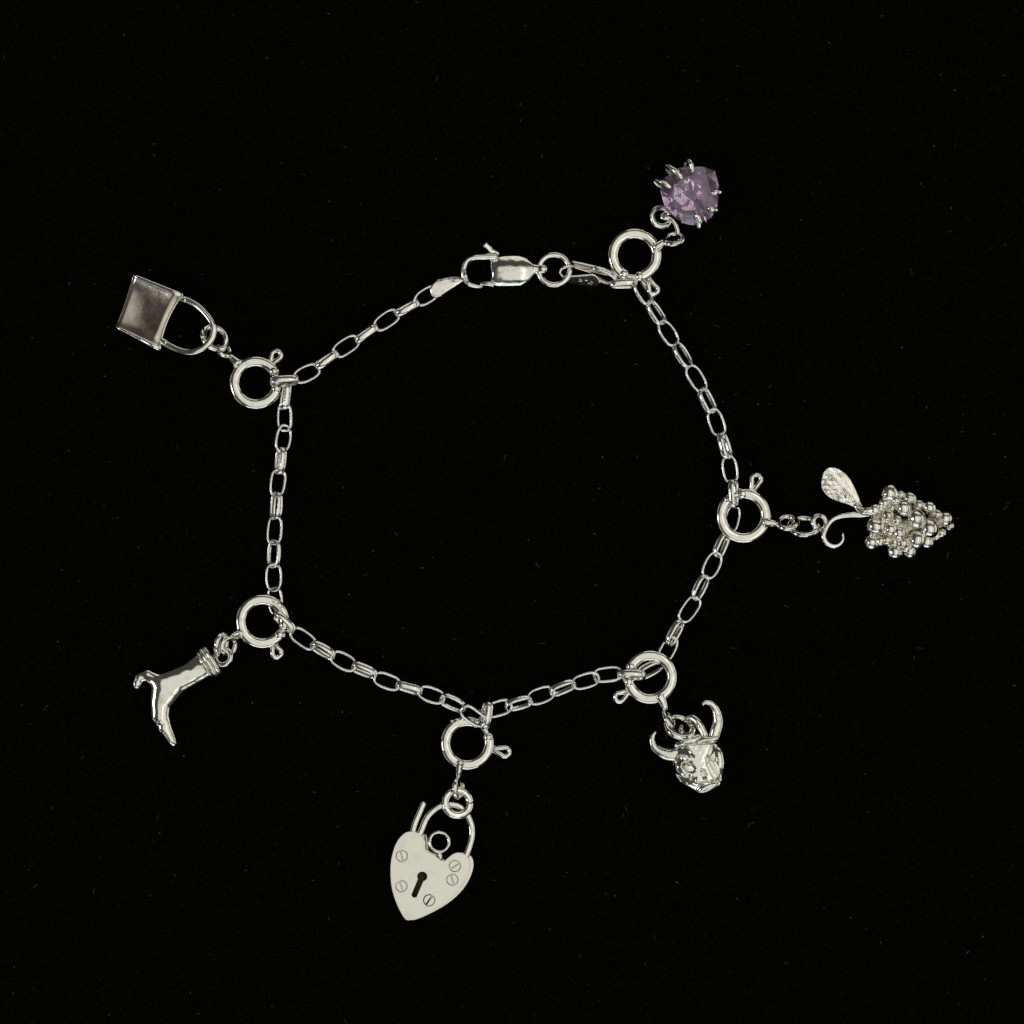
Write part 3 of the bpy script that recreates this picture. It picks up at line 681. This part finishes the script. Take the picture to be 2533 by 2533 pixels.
part('stalk', *tube(spline(zm([(1095, 440, 36), (1150, 480, 38), (1195, 480, 40), (1240, 500, 40)], *Z0), 6), [7, 11, 12, 10], ns=12), CRINKLE, grape)
part('bail', *ring(1740 + 838 / 2.927, 1100 + 562 / 2.927, 32, 18, 7.0, 70, 26), SILVER, grape)
part('jump_ring', *cut_ring(1988, 1302, 27, 34, 6.2, -2, 52, at=170), SILVER, grape)

# ---------------------------------------------------------------- purple stone charm
gem = thing('amethyst_charm', 'faceted lavender purple stone charm held by curved silver prongs', 'charm', 1706, 487)
Z0 = (1580, 380, 8.78)
G = zm([(455, 800), (560, 540), (830, 352), (1080, 302), (1400, 315), (1640, 400), (1722, 720), (1700, 1150), (1560, 1420), (1180, 1580), (930, 1530), (560, 1220)], *Z0)
crown = zm([(640, 1000), (830, 640), (1190, 480), (1450, 500), (1560, 900), (1420, 1290), (1170, 1400), (830, 1320)], *Z0)
V = []; F = []
ng = len(G); nc = len(crown)
for p in G: V.append((*p, 57 + rng.normal() * 0.8))
for p in G: V.append((p[0], p[1], 53 + rng.normal() * 0.5))
for p, z in zip(crown, (71, 68, 72, 74, 68, 72, 69, 72)): V.append((*p, z))
top = zm([(1000, 860), (1180, 820), (1290, 930), (1180, 1060)], *Z0)
it = len(V)
for p, z in zip(top, (75, 69, 76, 70)): V.append((*p, z))
mid = []
for k in range(7):
    a = 2 * math.pi * k / 7 + 0.2; mid.append((1580 + (1090 + 350 * math.cos(a)) / 8.78, 380 + (930 + 350 * math.sin(a)) / 8.78))
im = len(V)
for p in mid: V.append((*p, 33 + rng.normal()))
ic = len(V); V.append((1580 + 1120 / 8.78, 380 + 950 / 8.78, 0))
def strip(A, B, PA, PB):
    """triangles between two closed loops by angle"""
    c = np.mean([PA[i][:2] for i in range(len(PA))], 0)
    ta = [math.atan2(p[1] - c[1], p[0] - c[0]) for p in PA]; tb = [math.atan2(p[1] - c[1], p[0] - c[0]) for p in PB]
    oa = sorted(range(len(A)), key=lambda i: ta[i]); ob = sorted(range(len(B)), key=lambda i: tb[i])
    ta = [ta[i] for i in oa]; tb = [tb[i] for i in ob]; A = [A[i] for i in oa]; B = [B[i] for i in ob]
    i = j = 0; out = []
    while i < len(A) or j < len(B):
        na = ta[i + 1] if i + 1 < len(A) else ta[0] + 2 * math.pi * (1 if i + 1 == len(A) else 9)
        nb = tb[j + 1] if j + 1 < len(B) else tb[0] + 2 * math.pi * (1 if j + 1 == len(B) else 9)
        if j >= len(B) or (i < len(A) and na <= nb): out.append([A[i % len(A)], A[(i + 1) % len(A)], B[j % len(B)]]); i += 1
        else: out.append([A[i % len(A)], B[(j + 1) % len(B)], B[j % len(B)]]); j += 1
    return out
F += strip(list(range(ng)), list(range(2 * ng, 2 * ng + nc)), G, crown)
F += strip(list(range(2 * ng, 2 * ng + nc)), list(range(it, it + 4)), crown, top)
F += [[it, it + 1, it + 2], [it, it + 2, it + 3]]
F += [[i, (i + 1) % ng, ng + (i + 1) % ng, ng + i] for i in range(ng)]
F += strip(list(range(ng, 2 * ng)), list(range(im, im + 7)), G, mid)
F += [[im + k, im + (k + 1) % 7, ic] for k in range(7)]
part('stone', V, F, GEM, gem, smooth=False)
def prong(pts, r):
    part('prong', *tube(spline(zm([(p[0], p[1], p[2] + 27) for p in pts], *Z0), 7), np.array(r) * 0.95, ns=12), SILVER, gem)
prong([(1000, 420, 8), (1000, 250, 20), (1060, 180, 34), (1120, 270, 42), (1150, 420, 43)], [5, 6, 7, 7.5, 4.5])
prong([(760, 560, 8), (610, 360, 18), (600, 290, 32), (760, 400, 43), (860, 500, 46), (920, 580, 46)], [5, 6, 6.5, 8, 7.5, 4])
prong([(600, 760, 8), (400, 690, 14), (330, 590, 24), (460, 640, 38), (590, 700, 41), (670, 770, 41)], [5, 4.5, 4, 5.5, 6.5, 4])
prong([(1560, 900, 8), (1740, 890, 20), (1740, 870, 34), (1640, 880, 42), (1555, 885, 42)], [5, 6, 8.5, 8.5, 4])
prong([(1500, 1200, 8), (1650, 1280, 20), (1660, 1260, 34), (1570, 1245, 41), (1480, 1215, 42)], [5, 6, 8, 8, 4])
prong([(1240, 1420, 8), (1300, 1600, 16), (1305, 1610, 28), (1300, 1500, 38), (1250, 1390, 42), (1205, 1300, 42)], [6, 7, 8, 8, 7, 4])
prong([(1380, 1300, 10), (1460, 1500, 20), (1430, 1450, 30), (1400, 1400, 34)], [3.5, 4, 4, 3])
wl = zm([(700, 1250, 14), (560, 1300, 18), (480, 1390, 24), (540, 1400, 30), (660, 1400, 32), (760, 1480, 32), (820, 1600, 28), (845, 1730, 24)], *Z0)
part('wire_hook', *tube(spline(wl, 7), [5, 5.5, 6, 6.2, 6.4, 6.6, 6.8, 6.6], ns=12), SILVER, gem)
part('jump_ring', *cut_ring(1635, 537, 28, 24, 6.0, 60, 22, at=250), SILVER, gem)
